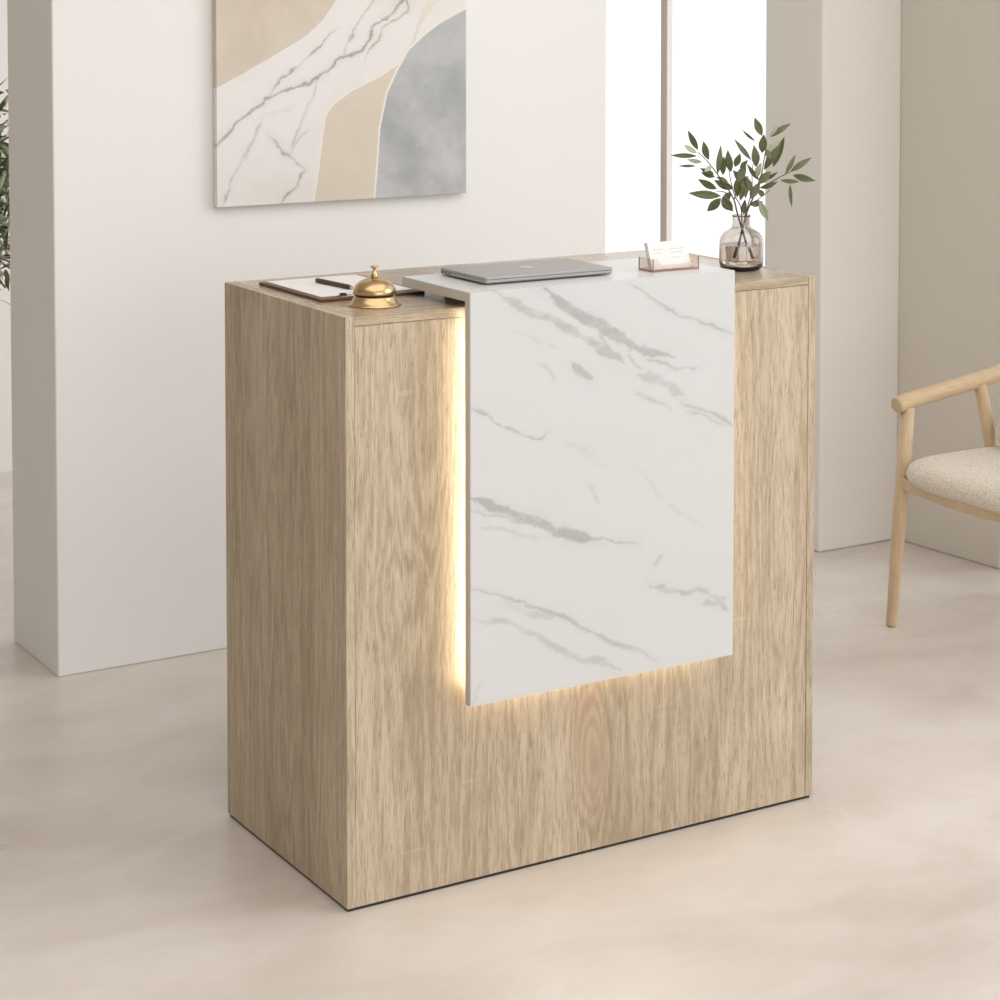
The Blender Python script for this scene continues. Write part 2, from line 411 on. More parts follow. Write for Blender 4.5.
V = [([(494, 290), (530, 310), (557, 319), (588, 337), (618, 362)], 4., .48, .4),
     ([(546, 287), (570, 309), (597, 323), (629, 344), (651, 352), (676, 356)], 5., .60, .15),
     ([(627, 283), (656, 301), (678, 313), (710, 324), (733, 332)], 1.4, .5, .3),
     ([(600, 337), (612, 355), (622, 365)], 2.4, .45, .25), ([(597, 327), (606, 345), (616, 360)], 1.0, .5, .2), ([(628, 356), (642, 369)], 1.0, .45, .2), ([(648, 396), (661, 404)], 1.2, .4, .2),
     ([(645, 359), (678, 369), (700, 366)], 1.6, .45, .5),
     ([(570, 364), (580, 371), (594, 379)], 3.0, .5, .15),
     ([(640, 375), (664, 384), (682, 393)], 4.5, .36, .3),
     ([(636, 390), (662, 404), (676, 412)], 1.2, .3, .4),
     ([(680, 402), (710, 414), (735, 428)], 1.8, .5, .3), ([(688, 410), (712, 422), (728, 428)], 1.4, .4, .4),
     ([(468, 406), (498, 421), (525, 437), (541, 439), (550, 429)], 1.1, .52, .15),
     ([(540, 364), (552, 372), (556, 382)], 1.4, .25, .5),
     ([(468, 498), (490, 505), (512, 514), (530, 521), (548, 529), (575, 535), (602, 539)], 4.5, .62, .2),
     ([(470, 511), (503, 518), (530, 524), (560, 532), (602, 538), (640, 544)], 1.5, .5, .2),
     ([(480, 528), (512, 531), (540, 540)], 2.0, .25, .5),
     ([(468, 587), (507, 600), (548, 610), (575, 623), (597, 637), (633, 648), (656, 662)], 1.5, .5, .35),
     ([(468, 619), (516, 624), (543, 640), (570, 655), (622, 671)], 3.2, .38, .4),
     ([(500, 602), (530, 613), (560, 617)], 2.8, .3, .6),
     ([(598, 640), (622, 644), (645, 656)], 2.8, .4, .6),
     ([(652, 586), (683, 592), (705, 591), (722, 606), (728, 610)], 2.0, .5, .5),
     ([(704, 606), (716, 603), (726, 598)], 2.6, .4, .6),
     ([(654, 568), (660, 556)], 1.0, .4, .2), ([(590, 486), (602, 505)], 1.6, .25, .5),
     ([(470, 706), (476, 690), (484, 680)], 1., .25, .3), ([(566, 442), (588, 452), (606, 466)], 4., .12, .4),
     ([(640, 470), (676, 510), (700, 524)], 2., .14, .6), ([(506, 330), (536, 340), (560, 348)], 1.5, .2, .6)]
MB = np.array(srgb(207, 207, 206)[:3]); MV = srgb(146, 145, 144)
def px_grid(origin, eu, ev, nu, nv):
    """image position of every grid point of the slab, in which its veins were measured"""
    uu, vv = np.meshgrid(np.linspace(0, 1, nu), np.linspace(0, 1, nv))
    P = np.array(origin)+uu[..., None]*np.array(eu)+vv[..., None]*np.array(ev)-np.array(CAM)
    z = P@np.array(_F); return 500+FPX*(P@np.array(_R))/z, CY0-FPX*(P@np.array(_U))/z
o_, eu, ev = (SX0, SY0, PZ), (SX1-SX0, 0, 0), (0, 0, SZ-PZ)
X, Y = px_grid(o_, eu, ev, 330, 430)
m = veins(X, Y, V)
cl = vnoise(X*.018, Y*.03+7, 4, .55)
c = lerp(np.broadcast_to(MB, X.shape+(3,)), srgb(205, 204, 202), np.clip((cl-.45)*2.2, 0, 1)*.6)
c = lerp(c, MV, np.clip(m*1.05, 0, 1))
mp = grid_mesh('marble_panel', o_, eu, ev, 330, 430, c, M['marble'], desk, back=(0, PT-.001, 0))
# counter slab: painted top
VT = [([(.24, -.05), (.30, .02), (.42, .06), (.5, .10)], .012, .35, .5), ([(.62, -.05), (.70, .0), (.80, .03)], .008, .3, .5), ([(.34, .12), (.5, .15), (.7, .2)], .01, .25, .5)]
o_, eu, ev = (SX0, SY0+PT, SZ), (SX1-SX0, 0, 0), (0, SY1-SY0-PT, 0)
uu, vv = np.meshgrid(np.linspace(0, 1, 200), np.linspace(0, 1, 90))
m = veins((SX0+uu*(SX1-SX0))*500, (SY0+vv*(SY1-SY0))*500, [([(a*500, b*500) for a, b in p], w*250, s, br) for p, w, s, br in VT], 3.)
c = lerp(np.broadcast_to(MB, uu.shape+(3,)), MV, m)
grid_mesh('marble_counter', o_, eu, ev, 200, 90, c, M['marble'], desk, back=(0, 0, -PT))
# slim edge boards of the slab and the panel
obj('counter_edging', bx(SX0-.0012, SX0, SY0+PT, SY1, SZ-PT, SZ-.0008), M['edge'], desk)
obj('panel_edging', bx(SX0-.0012, SX0, SY0+.001, SY0+PT, PZ, SZ-.0008), M['edge'], desk)
obj('counter_riser', bx(.31, .75, .05, .18, H, SZ-PT), M['woodX'], desk)
# warm light strips behind the panel
yl = SY0+PT
for b in ((SX0+.018, SX0+.026, -.022, -.016, PZ+.026, 1.088), (SX1-.026, SX1-.018, -.022, -.016, PZ+.026, 1.088), (SX0+.03, SX1-.03, -.022, -.016, PZ+.008, PZ+.016)):
    tag(obj('led_strip', bx(*b), M['led'], desk), 'glowing warm light strip')
    obj('led_rail', bx(b[0], b[1], yl, -.0222, b[4], b[5]), M['edge'], desk)
for x in (.35, .70):
    for z in (.5, .95): obj('standoff', bx(x-.02, x+.02, yl, .0025, z-.02, z+.02), M['woodZx'], desk)

# ------------------------------------------------------------------ service bell
bc = Vector((.1165, .108, H))
bell = thing('service_bell', 'brass service bell with push button on the left of the oak desk top', 'bell', bc)
bm = bmesh.new(); lathe(bm, [(0, 0), (.0500, 0), (.0510, .0015), (.0505, .003), (.047, .0048), (.0425, .0105), (.0395, .0165), (.0385, .019), (0, .019)], bc, 64); obj('base', bm, M['brass'], bell, True)
bm = bmesh.new(); lathe(bm, [(0, .019), (.0372, .019), (.0372, .0225), (0, .0225)], bc, 48); tag(obj('rim_gap', bm, M['darkgap'], bell, True), 'dark gap ring under the dome')  # solid black ring standing in for the shaded gap below the dome
pr = [(0, .0225), (.0405, .0225), (.0412, .0245)]
for k in range(1, 13):
    a = k/13*PI/2; pr.append((  .0408*math.cos(a)**1.02, .0255+.0275*math.sin(a)))
pr += [(.006, .0530), (0, .0532)]
bm = bmesh.new(); lathe(bm, pr, bc, 64); dome_ = obj('dome', bm, M['brass'], bell, True)
bm = bmesh.new(); lathe(bm, [(0, .0525), (.0072, .0525), (.0070, .056), (.0050, .0615), (.0038, .0635), (.0030, .066), (.0030, .0705), (.0062, .0715), (.0080, .0725), (.0080, .0742), (.0060, .0750), (0, .0752)], bc, 32); obj('push_button', bm, M['brass'], dome_, True)

# ------------------------------------------------------------------ clipboard, paper, pen
cb = thing('clipboard', 'dark brown clipboard lying at the left end of the oak desk top', 'clipboard', (.155, .33, H))
obj('board', bx(.044, .270, .187, .472, H, H+.006), M['walnut'], cb, bevel=.0015)
cl_ = obj('clip', bx(.090, .196, .192, .212, H+.006, H+.0085), M['silver'], cb, bevel=.0008)
bm = bmesh.new(); tube(bm, [(.094, .199, H+.0105), (.192, .199, H+.0105)], .0032, 12); obj('clip_bar', bm, M['silver'], cl_, True)
bm = bmesh.new(); box(bm, .090, .101, .194, .203, H+.0085, H+.0135); tag(obj('clip_pad', bm, M['darkgap'], cl_, bevel=.001), 'black rubber clip pad')
tag(obj('paper_sheet', bx(.056, .258, .214, .462, H+.0061, H+.0072), M['paper'], loc=(.155, .33, H+.0061)), 'blank white sheet of paper on the brown clipboard', 'paper')
p0, p1 = Vector((.137, .398, H+.0072+.0048)), Vector((.150, .258, H+.0072+.0048)); dv = (p1-p0)
pen = thing('pen', 'dark bronze pen lying across the white sheet on the clipboard', 'pen', p0.lerp(p1, .5)-Vector((0, 0, .0048)))
bm = bmesh.new(); tube(bm, [p0+dv*t for t in (0, .01, .06, .80, .90)], [.003, .0044, .0048, .0048, .0044], 16); obj('barrel', bm, M['pen'], pen, True)
bm = bmesh.new(); tube(bm, [p0+dv*t for t in (.90, .94, .985, 1.)], [.0040, .0034, .0016, .0006], 14); tag(obj('tip', bm, M['silver'], pen, True), 'silver pen tip')
bm = bmesh.new(); tube(bm, [p0+dv*t+Vector((-.0052, -.0004, .0016)) for t in (.03, .1, .3)], [.0011]*3, 8); obj('pocket_clip', bm, M['pen'], pen, True)

# ------------------------------------------------------------------ laptop
LX0, LX1, LY0, LY1 = .303, .597, .012, .190
lap = thing('laptop', 'closed grey aluminium laptop lying on the marble counter', 'laptop', ((LX0+LX1)/2, (LY0+LY1)/2, SZ))
def rrect(x0, x1, y0, y1, r, n=6):
    out = []
    for cx, cy, a0 in ((x1-r, y1-r, 0), (x0+r, y1-r, PI/2), (x0+r, y0+r, PI), (x1-r, y0+r, 3*PI/2)):
        for k in range(n+1): a = a0+k/n*PI/2; out.append((cx+r*math.cos(a), cy+r*math.sin(a)))
    return out
def slab(bm, layers):
    """layers: (inset, z) of a rounded rectangle"""
    rings = []
    for (x0, x1, y0, y1, r), z in layers: rings.append([bm.verts.new((x, y, z)) for x, y in rrect(x0, x1, y0, y1, r)])
    for a, b in zip(rings, rings[1:]):
        for k in range(len(a)): bm.faces.new((a[k], a[(k+1) % len(a)], b[(k+1) % len(a)], b[k]))
    bm.faces.new(rings[0][::-1]); bm.faces.new(rings[-1])
def ins(d, r=.009): return (LX0+d, LX1-d, LY0+d, LY1-d, max(r-d, .001))
z = SZ
bm = bmesh.new(); slab(bm, [(ins(.005), z+.0018), (ins(.0012), z+.0036), (ins(0), z+.0055), (ins(0), z+.0092), (ins(.0006), z+.0098)]); bu_ = obj('base_unit', bm, M['alu'], lap)
bm = bmesh.new(); slab(bm, [(ins(.0016), z+.0098), (ins(.0016), z+.0104)]); tag(obj('lid_gap', bm, M['darkgap'], lap), 'dark seam under the lid')
bm = bmesh.new(); slab(bm, [(ins(.0005), z+.0104), (ins(0), z+.0110), (ins(0), z+.0136), (ins(.0008), z+.0146), (ins(.0022), z+.0150)]); lid_ = obj('lid', bm, M['alu'], lap)
bm = bmesh.new()
ex, ey = (LX0+LX1)/2, (LY0+LY1)/2
vs = [bm.verts.new((ex+.014*math.cos(a)*(1-.12*math.cos(2*a)), ey+.016*math.sin(a)*(1+.05*math.sin(3*a)), z+.01515)) for a in [2*PI*k/28 for k in range(28)]]
f = bm.faces.new(vs); r = bmesh.ops.extrude_face_region(bm, geom=[f]); bmesh.ops.translate(bm, verts=[v for v in r['geom'] if isinstance(v, bmesh.types.BMVert)], vec=(0, 0, .0003))
tag(obj('emblem', bm, M['alulogo'], lid_), 'small pale emblem on the lid')
for yy, ln in ((.176, .008), (.162, .008), (.148, .006)):
    obj('port', bx(LX0-.0003, LX0+.001, yy-ln/2, yy+ln/2, z+.0060, z+.0088), M['darkgap'], bu_)
for x in (LX0+.03, LX1-.03):
    for y in (LY0+.025, LY1-.025):
        bm = bmesh.new(); lathe(bm, [(0, 0), (.007, 0), (.0075, .002), (0, .002)], (x, y, z), 16); obj('foot', bm, M['darkgap'], bu_)

# ------------------------------------------------------------------ card holder and cards
HX0, HX1, HY0, HY1 = .683, .795, .000, .050
hold = thing('card_holder', 'clear acrylic card holder on the right of the marble counter', 'card holder', ((HX0+HX1)/2, (HY0+HY1)/2, SZ))
a = .0025
obj('tray_floor', bx(HX0, HX1, HY0, HY1, SZ, SZ+a), M['acryledge'], hold)
def plate(poly, axis, c0, c1):
    bm = bmesh.new()
    def P(q, c): return (q[0], c, q[1]) if axis == 1 else (c, q[0], q[1])
    A = [bm.verts.new(P(q, c0)) for q in poly]; B = [bm.verts.new(P(q, c1)) for q in poly]
    bm.faces.new(A); bm.faces.new(B[::-1])
    for k in range(len(A)): bm.faces.new((A[k], B[k], B[(k+1) % len(A)], A[(k+1) % len(A)]))
    bmesh.ops.recalc_face_normals(bm, faces=bm.faces); return bm
zt = SZ+.026
obj('front_plate', plate([(HX0, SZ+a), (HX1, SZ+a), (HX1, zt), (HX1-.008, zt), (HX1-.020, SZ+.013), (HX0+.020, SZ+.013), (HX0+.008, zt), (HX0, zt)], 1, HY0, HY0+a), M['acrylic'], hold)
obj('back_plate', bx(HX0, HX1, HY1-a, HY1, SZ+a, zt), M['acrylic'], hold)
obj('end_plate', bx(HX0, HX0+a, HY0+a, HY1-a, SZ+a, zt), M['acrylic'], hold)
obj('end_plate', bx(HX1-a, HX1, HY0+a, HY1-a, SZ+a, zt), M['acrylic'], hold)
for x, y in ((HX0, HY0), (HX1-.0012, HY0), (HX0, HY1-.0012)):
    tag(obj('corner_edge', bx(x-.0003, x+.0014, y-.0003, y+.0014, SZ, zt), M['acryledge'], hold), 'tinted acrylic edge')
cw, ch, ct = .096, .055, .0011
tilt = Matrix.Rotation(-.34, 3, 'X')
NC = 9
def card_bm(front):
    bm = bmesh.new(); box(bm, -cw/2, cw/2, 0, ct, 0, ch)
    if front:
        for i, (x0, x1, zz) in enumerate(((.004, .040, .040), (.004, .034, .0325), (.004, .026, .022), (-.038, -.010, .040), (-.038, -.018, .033))):
            box(bm, x0, x1, -.0001, 0, zz, zz+.0014, 1)
    return bm
cx, cy, cz = (HX0+HX1)/2-.004, HY0+.0085, SZ+a+.0006
first = None
for k in range(NC):
    if k < 2:
        bm = card_bm(k == 0); bmesh.ops.rotate(bm, verts=bm.verts, matrix=tilt, cent=(0, 0, 0))
        me = bpy.data.meshes.new('business_card'); bm.to_mesh(me); bm.free(); me.materials.append(M['card']); me.materials.append(M['print'])
        o = bpy.data.objects.new('business_card', me)
    else: o = first.copy()
    COL.objects.link(o)
    o.location = (cx+.0004*random.uniform(-1, 1), cy+k*.00125, cz+.0004)
    if k == 0: tag(o, 'frontmost white business card with faint grey lines in the clear holder', 'business card', 'cards in the holder')
    elif k == NC-1: tag(o, 'rearmost white business card of the stack in the clear holder', 'business card', 'cards in the holder')
    else: tag(o, 'white business card inside the leaning stack, behind the frontmost card', 'business card', 'cards in the holder')
    if k == 1: first = o

# ------------------------------------------------------------------ vase and olive branches
vc = Vector((1.020, .155, H))
vase = thing('glass_vase', 'smoked glass bottle vase holding olive branches at the right end of the desk', 'vase', vc)
outer = [(0, 0), (.030, .0), (.040, .0018), (.0455, .008), (.0468, .016), (.0470, .055), (.0462, .064), (.0430, .0735), (.037, .080), (.029, .0850), (.0225, .0885), (.0195, .0925), (.0188, .098), (.0188, .1120), (.0198, .1155), (.0198, .1168)]
inner = [(.0178, .1168), (.0172, .112), (.0170, .098), (.0178, .0918), (.0212, .0870), (.0278, .0830), (.0355, .0780), (.0412, .0718), (.0440, .0635), (.0447, .055), (.0446, .018), (.0428, .012), (.038, .0085), (.028, .0075), (0, .0075)]
bm = bmesh.new(); lathe(bm, outer+inner, vc, 64); obj('glass_body', bm, M['vase'], vase, True)
bm = bmesh.new(); lathe(bm, [(0, .0079), (.0276, .0079), (.0376, .0089), (.0424, .0123), (.0442, .018), (.0443, .0540), (0, .0540)], vc, 64); obj('water', bm, M['water'], vase, False)

def leaf_mesh(L, w, bend=.0, fold=.25, name='leaf'):
    """lens-shaped blade along +X from the origin; upper skin slot 0, underside slot 1"""
    bm = bmesh.new(); n = 9; th = .00035
    def sk(dz):
        rows = []
        for i in range(n):
            t = i/(n-1); hw = w/2*(math.sin(PI*min(1, t**.88))**1.0) if 0 < i < n-1 else 0.00015
            zc = bend*L*math.sin(PI*t)*.5 - bend*L*t*t*.6
            rows.append([bm.verts.new((L*t, s*hw, zc+abs(s)*hw*fold+dz)) for s in (-1, -.5, 0, .5, 1)])
        return rows
    A, B = sk(th), sk(0)
    for i in range(n-1):
        for k in range(4):
            f = bm.faces.new((A[i][k], A[i+1][k], A[i+1][k+1], A[i][k+1])); f.material_index = 0
            f = bm.faces.new((B[i][k], B[i][k+1], B[i+1][k+1], B[i+1][k])); f.material_index = 1
        for k in (0, 4): 
            q = (A[i][k], B[i][k], B[i+1][k], A[i+1][k]); bm.faces.new(q if k == 0 else q[::-1])
    f = bm.faces.new([A[0][k] for k in range(5)]+[B[0][k] for k in (4, 3, 2, 1, 0)]); f = bm.faces.new([A[-1][k] for k in (4, 3, 2, 1, 0)]+[B[-1][k] for k in range(5)])
    for f in bm.faces: f.smooth = True
    me = bpy.data.meshes.new(name); bm.to_mesh(me); bm.free(); return me
def put_leaf(parent, b, t, w, pale=False, face=None, name='leaf'):
    b, t = Vector(b), Vector(t); d = t-b; L = d.length
    me = leaf_mesh(L, w, random.uniform(-.12, .18), random.uniform(.15, .4), name)
    me.materials.append(M['leafpale'] if pale else M['leaf']); me.materials.append(M['leafpale'])
    x = d.normalized(); tocam = (CAM-b).normalized() if face is None else face
    zz = (tocam - x*tocam.dot(x)).normalized(); yy = zz.cross(x)
    R = Matrix((x, yy, zz)).transposed() @ Matrix.Rotation(random.uniform(-.45, .45), 3, 'X')
    o = bpy.data.objects.new(name, me); COL.objects.link(o); o.parent = parent
    o.rotation_euler = R.to_euler(); o.location = b-wloc(parent); return o
axis0 = vc+Vector((0, 0, .1))
def pp(u, v, off=0.): return at_n(u, v, axis0, off)
K = 1/470.                                           # metres per measured unit here
def stem(parent, pts, r0, r1):
    P = spline([pp(*q) for q in pts], 6); n = len(P); bm = bmesh.new()
    tube(bm, P, [(r0+(r1-r0)*i/(n-1))*1.4 for i in range(n)], 8); return obj('stem', bm, M['stem'], parent, True)
left = thing('olive_branch', 'left-leaning olive branch in the smoked glass vase', 'olive branch', vc+Vector((.018, .01, .012)), 'olive branches in the vase')
stem(left, [(749.5, 258, .004), (746, 243, .0), (742, 229, -.002), (737, 212, -.004), (734, 200, -.006), (728, 189, -.012), (718, 175, -.02), (708, 162, -.026), (698, 152, -.03)], .0017, .0007)
stem(left, [(734, 200, -.006), (738, 186, .004), (742, 174, .01), (741, 164, .012)], .0010, .0006)
stem(left, [(732, 196, -.008), (724, 192, -.02), (716, 191, -.03)], .0009, .0006)
stem(left, [(742, 229, -.002), (741, 208, .012), (735, 196, .02), (731, 182, .024), (729, 170, .026)], .0010, .0006)
right = thing('olive_branch', 'right-leaning olive branch in the smoked glass vase', 'olive branch', vc+Vector((-.018, .012, .012)), 'olive branches in the vase')
stem(right, [(735.5, 258, -.006), (739, 243, 0), (742.5, 229, .003), (747, 212, .004), (753, 198, .006), (758, 186, .006), (762, 172, .004), (764, 160, .0), (766, 148, -.004)], .0018, .0007)
stem(right, [(756, 190, .006), (768, 184, .012), (780, 177, .02), (790, 172, .028), (794, 169, .03)], .0010, .0006)
stem(right, [(750, 205, .005), (760, 198, .0), (770, 190, -.01)], .0009, .0005)
stem(right, [(745, 217, .004), (748, 205, -.01), (752, 190, -.018), (752, 176, -.02), (753, 164, -.022)], .0010, .0006)
LL = [((698,150),(688,130),7,0),((709,160),(703,141),8,0),((697,156),(670,155),5.5,0),((697,153),(683,145),6,1),((702,162),(687,159.5),5,1),((696,166),(678,166),3,0),
 ((714,174),(700,168.5),6,0),((715,177),(701,172.5),6,0),((717,189),(698,179),8,0),((721,196),(688,193),9,0),((721,198),(707,211.5),9.5,0),((722,197),(733,211.5),11,0),
 ((717.5,174),(721,145),6.5,0),((723,175),(724,156),7.5,0),((731,172),(727.5,150),8.5,0),((735,167),(740,153),7.5,0),((733,189),(714,180),9,0),((737,183),(746,164),9,0),
 ((738,177),(737,197),9,0),((743,174),(746,198),10,0),((728,182),(716,177),5,0),((735,187),(749,176),5,0),((740,168),(748,160),5,0),((730,192),(722,205),8,0),((741,182),(733,170),7,0),
 ((712,166),(704,172),5,1),((744,186),(740,201),6,0)]
RR = [((751,160),(734,139),5.5,0),((755,141),(742,130),3,0),((756,167),(754,145),9,0),((762,136),(754.5,117.5),8,0),((762,153),(764,134),9,0),((771,137),(791,123),6.5,0),((770,137),(780,122),4,1),
 ((765,156),(783,138),7,1),((764,170),(781,143),8.5,0),((773,167),(785,136),7.5,0),((785,174),(796,154),5.5,0),((790,172),(812,157),6.5,0),((793,175),(815.5,181),7.5,0),((780,180),(800,182),5,0),
 ((790,184),(791.5,207),4,0),((758,184),(771,171),9,0),((765,180),(778,172),4,0),((760,188),(778,182),6,0),((750,199),(760,182),8.5,0),((759,180),(747,164),5.5,0),((759,200),(768,221),8,1),((750,205),(763,202),7,0),
 ((744,215),(745,199),6,0),((752,193),(746,176),7,0),((757,178),(761,162),7,1),((766,149),(771,160),6,0),((764,196),(757,189),6,0)]
def leafset(parent, lst, depth):
    for (b, t, w, pale) in lst:
        d0 = depth(b[0], b[1])
        off = random.uniform(-.022, .022)
        put_leaf(parent, pp(b[0], b[1], d0), pp(t[0], t[1], d0+off), w*K*.95, bool(pale))
leafset(left, LL, lambda u, v: -.004-(742-u)*.0007 + (.012 if u > 729 else 0)*random.choice((1, -.6)))
leafset(right, RR, lambda u, v: .006+(u-760)*.0007 + random.uniform(-.012, .012))

# ------------------------------------------------------------------ canvas on the wall
CX0, CX1, CZ0, CZ1, CYF = .4225, 1.152, 1.141, 2.06, YW-.025
o_, eu, ev = (CX0, CYF, CZ0), (CX1-CX0, 0, 0), (0, 0, CZ1-CZ0)
X, Y = px_grid(o_, eu, ev, 400, 470)
wob = (vnoise(X*.03, Y*.03, 3)-.5)
mot = vnoise(X*.02+3, Y*.02, 5, .6); mo2 = vnoise(X*.16, Y*.16+2, 3, .6)
c = lerp(np.broadcast_to(np.array(srgb(229, 225, 221)[:3]), X.shape+(3,)), srgb(216, 210, 205), np.clip((mot-.45)*3, 0, 1)*.5)
def reg(c, poly, col, col2=None, amt=.5, soft=None):
    m = inside(X, Y, poly).astype(float)
    q = np.broadcast_to(np.array(col[:3]), X.shape+(3,))
    if col2: q = lerp(q, col2, np.clip((mot-.38)*3.2, 0, 1)*amt + np.clip((mo2-.5)*2, -.3, .5)*.15)
    return c*(1-m[..., None])+q*m[..., None]
A = [(190,101),(216.8,88),(242,74),(275.6,54.6),(306,36),(323,19.6),(334.4,2.8),(342,-20),(346,-60),(340,-120),(320,-170),(190,-170)]
EL = [(312,206),(317.6,168),(321,140),(324.6,115),(331.6,104),(351,89.6),(379,75.6),(396,64),(404,56)]
GL = [(373,206),(376.4,165),(379,126),(386,92),(396,70),(407,50),(424,33.6),(441,21),(465,8),(490,-5)]
g_ = lambda P, d: [(x+d, y) for x, y in P]
cream = srgb(232, 227, 216)
c = reg(c, A, srgb(211, 199, 184), srgb(200, 187, 171), .6)
# brown blot in the beige field
bl = np.clip(vnoise(X*.05+2, Y*.03+8, 5, .65)*1.5-.55, 0, 1)*np.exp(-((X-272)/22)**2-((Y-5)/26)**2)
c = lerp(c, srgb(182, 160, 136), bl*.9*inside(X, Y, A))
arc = [(434,-30),(426,0),(419,19),(412,42),(410,52),(414,44),(421,24),(436,4),(452,-12),(460,-30)]
c = reg(c, arc, srgb(222, 211, 199), srgb(232, 226, 219), .7)
c = reg(c, EL+GL[::-1][4:], cream)
c = reg(c, [(x+1.6, y+1.2) for x, y in EL]+[(x-.2, y) for x, y in GL[:6]][::-1], srgb(215, 203, 188), srgb(209, 196, 180), .6)
c = reg(c, GL+[(490,206)], cream)
c = reg(c, [(x+1.6, y+.9) for x, y in GL]+[(490,206)], srgb(186, 187, 187), srgb(160, 162, 163), .9)
gm = inside(X, Y, [(x+1.6, y+.9) for x, y in GL]+[(490,206)])
c = lerp(c, srgb(198, 198, 197), np.clip((vnoise(X*.035+20, Y*.035, 4)-.5)*2.5, 0, .7)*gm*np.clip((Y-60)/100, .2, 1))
AV = [([(205,157),(214,150),(236,123),(270,98),(295,87),(320,77),(340,60),(362,47.6),(373.6,28),(393,11),(402,-2),(412,-30)], 1.2, .68, .15),
      ([(214,150),(236,123),(262,103)], 1.4, .6, .1),
      ([(365,59),(373.6,42),(390,22),(406,10),(405,-2),(412,-20)], .75, .6, .2),
      ([(262,105),(273,92),(284,78),(306,59),(323,42),(341,26)], .7, .6, .4),
      ([(340,62),(352,36),(366,14),(376,-6)], .7, .5, .3),
      ([(320,78),(309,106),(302,124),(295,140),(290,157)], .6, .42, .3),
      ([(268,134),(280,142),(290,157),(297,166),(303.6,171)], .8, .55, .4), ([(303.6,171),(292,188),(282,204)], 1., .65, .2),
      ([(222,203),(231,179),(243,160),(254,141),(262,120)], 1.2, .4, .5), ([(290,155),(300,140),(310,128)], .6, .35, .4),
      ([(258,118),(280,112),(298,104)], 2.4, .22, .6), ([(224,201),(230,185)], 1., .5, .2)]
white = ~(inside(X, Y, A) | inside(X, Y, EL+GL[::-1][4:]) | inside(X, Y, GL+[(490, 206)]))
c = lerp(c, srgb(128, 113, 110), np.clip(veins(X, Y, AV, 5.), 0, 1)*white)
art = thing('canvas_painting', 'large abstract canvas of beige, grey and marble-veined curves on the white wall', 'painting', ((CX0+CX1)/2, YW, (CZ0+CZ1)/2))
grid_mesh('canvas', o_, eu, ev, 400, 470, c, M['canvas'], art, back=(0, .022, 0))
bm = bmesh.new()
for a_ in ((CX0+.004, CX1-.004, CYF+.0222, YW, CZ0+.004, CZ0+.03), (CX0+.004, CX1-.004, CYF+.0222, YW, CZ1-.03, CZ1-.004), (CX0+.004, CX0+.03, CYF+.0222, YW, CZ0+.03, CZ1-.03), (CX1-.03, CX1-.004, CYF+.0222, YW, CZ0+.03, CZ1-.03)): box(bm, *a_)
obj('stretcher_frame', bm, M['chair'], art)

# ------------------------------------------------------------------ armchair
ch_ = thing('armchair', 'pale ash armchair with oatmeal boucle seat beside the right wall', 'chair', (2.32, .55, FZ))
YN, YM = .838, .262                                 # far and near side
def cyl_leg(name, P, Rr): 
    bm = bmesh.new(); tube(bm, P, Rr, 20); return obj(name, bm, M['chair'], ch_, True)
for y, s in ((YN, 1), (YM, -1)):
    cyl_leg('leg', [(2.052, y+s*.002, FZ), (2.053, y+s*.002, FZ+.004), (2.078, y, .30), (2.088, y, .40), (2.100, y-s*.002, .580)], [.0125, .0145, .0190, .0195, .0190])
    cyl_leg('leg', [(2.55, .55+s*.292, FZ), (2.549, .55+s*.292, FZ+.004), (2.43, .55+s*.277, .33), (2.386, .55+s*.268, .45), (2.332, .55+s*.258, .625)], [.0125, .0145, .0185, .0185, .0165])
# continuous bent arm and back rail
prof = [(2.062, YN+.002, .586), (2.10, YN+.002, .594), (2.20, YN-.004, .610), (2.335, YN-.024, .634), (2.45, YN-.05, .664), (2.55, YN-.11, .69), (2.605, .68, .705), (2.62, .55, .71)]
prof += [(x, 1.1-y, z) for x, y, z in prof[::-1][1:]]
P = spline(prof, 8); n = len(P)
bm = bmesh.new(); rr = [.0225]*n; rr[0] = rr[-1] = .0185; rr[1] = rr[-2] = .0222
tube(bm, P, rr, 20); arm = obj('arm_rail', bm, M['chairx'], ch_, True)
for poly in arm.data.polygons:
    if len(poly.vertices) > 4: poly.use_smooth = False
def rail(name, p, q, h=.036, t=.022, bow=(0, 0, 0), mt='chairx'):
    bm = bmesh.new(); p, q = Vector(p), Vector(q); rows = []
    for i in range(13):
        s = i/12; c0 = p.lerp(q, s)+Vector(bow)*math.sin(PI*s); d = (q-p).normalized(); nn = Vector((-d.y, d.x, 0))*t/2
        rows.append([bm.verts.new(c0+nn*a+Vector((0, 0, b*h/2))) for a, b in ((-1, -1), (1, -1), (1, 1), (-1, 1))])
    for a, b in zip(rows, rows[1:]):
        for k in range(4): bm.faces.new((a[k], a[(k+1) % 4], b[(k+1) % 4], b[k]))
    bm.faces.new(rows[0][::-1]); bm.faces.new(rows[-1]); bmesh.ops.recalc_face_normals(bm, faces=bm.faces)
    return obj(name, bm, M[mt], ch_, bevel=.003)
rail('front_rail', (2.086, YN-.004, .378), (2.086, YM+.004, .378), .033, .024, (-.030, 0, -.002), 'chair')
rail('side_rail', (2.10, YN-.002, .380), (2.425, YN-.012, .372)); rail('side_rail', (2.10, YM+.002, .380), (2.425, YM+.012, .372))
rail('back_rail', (2.425, YN-.02, .372), (2.425, YM+.02, .372), mt='chair')
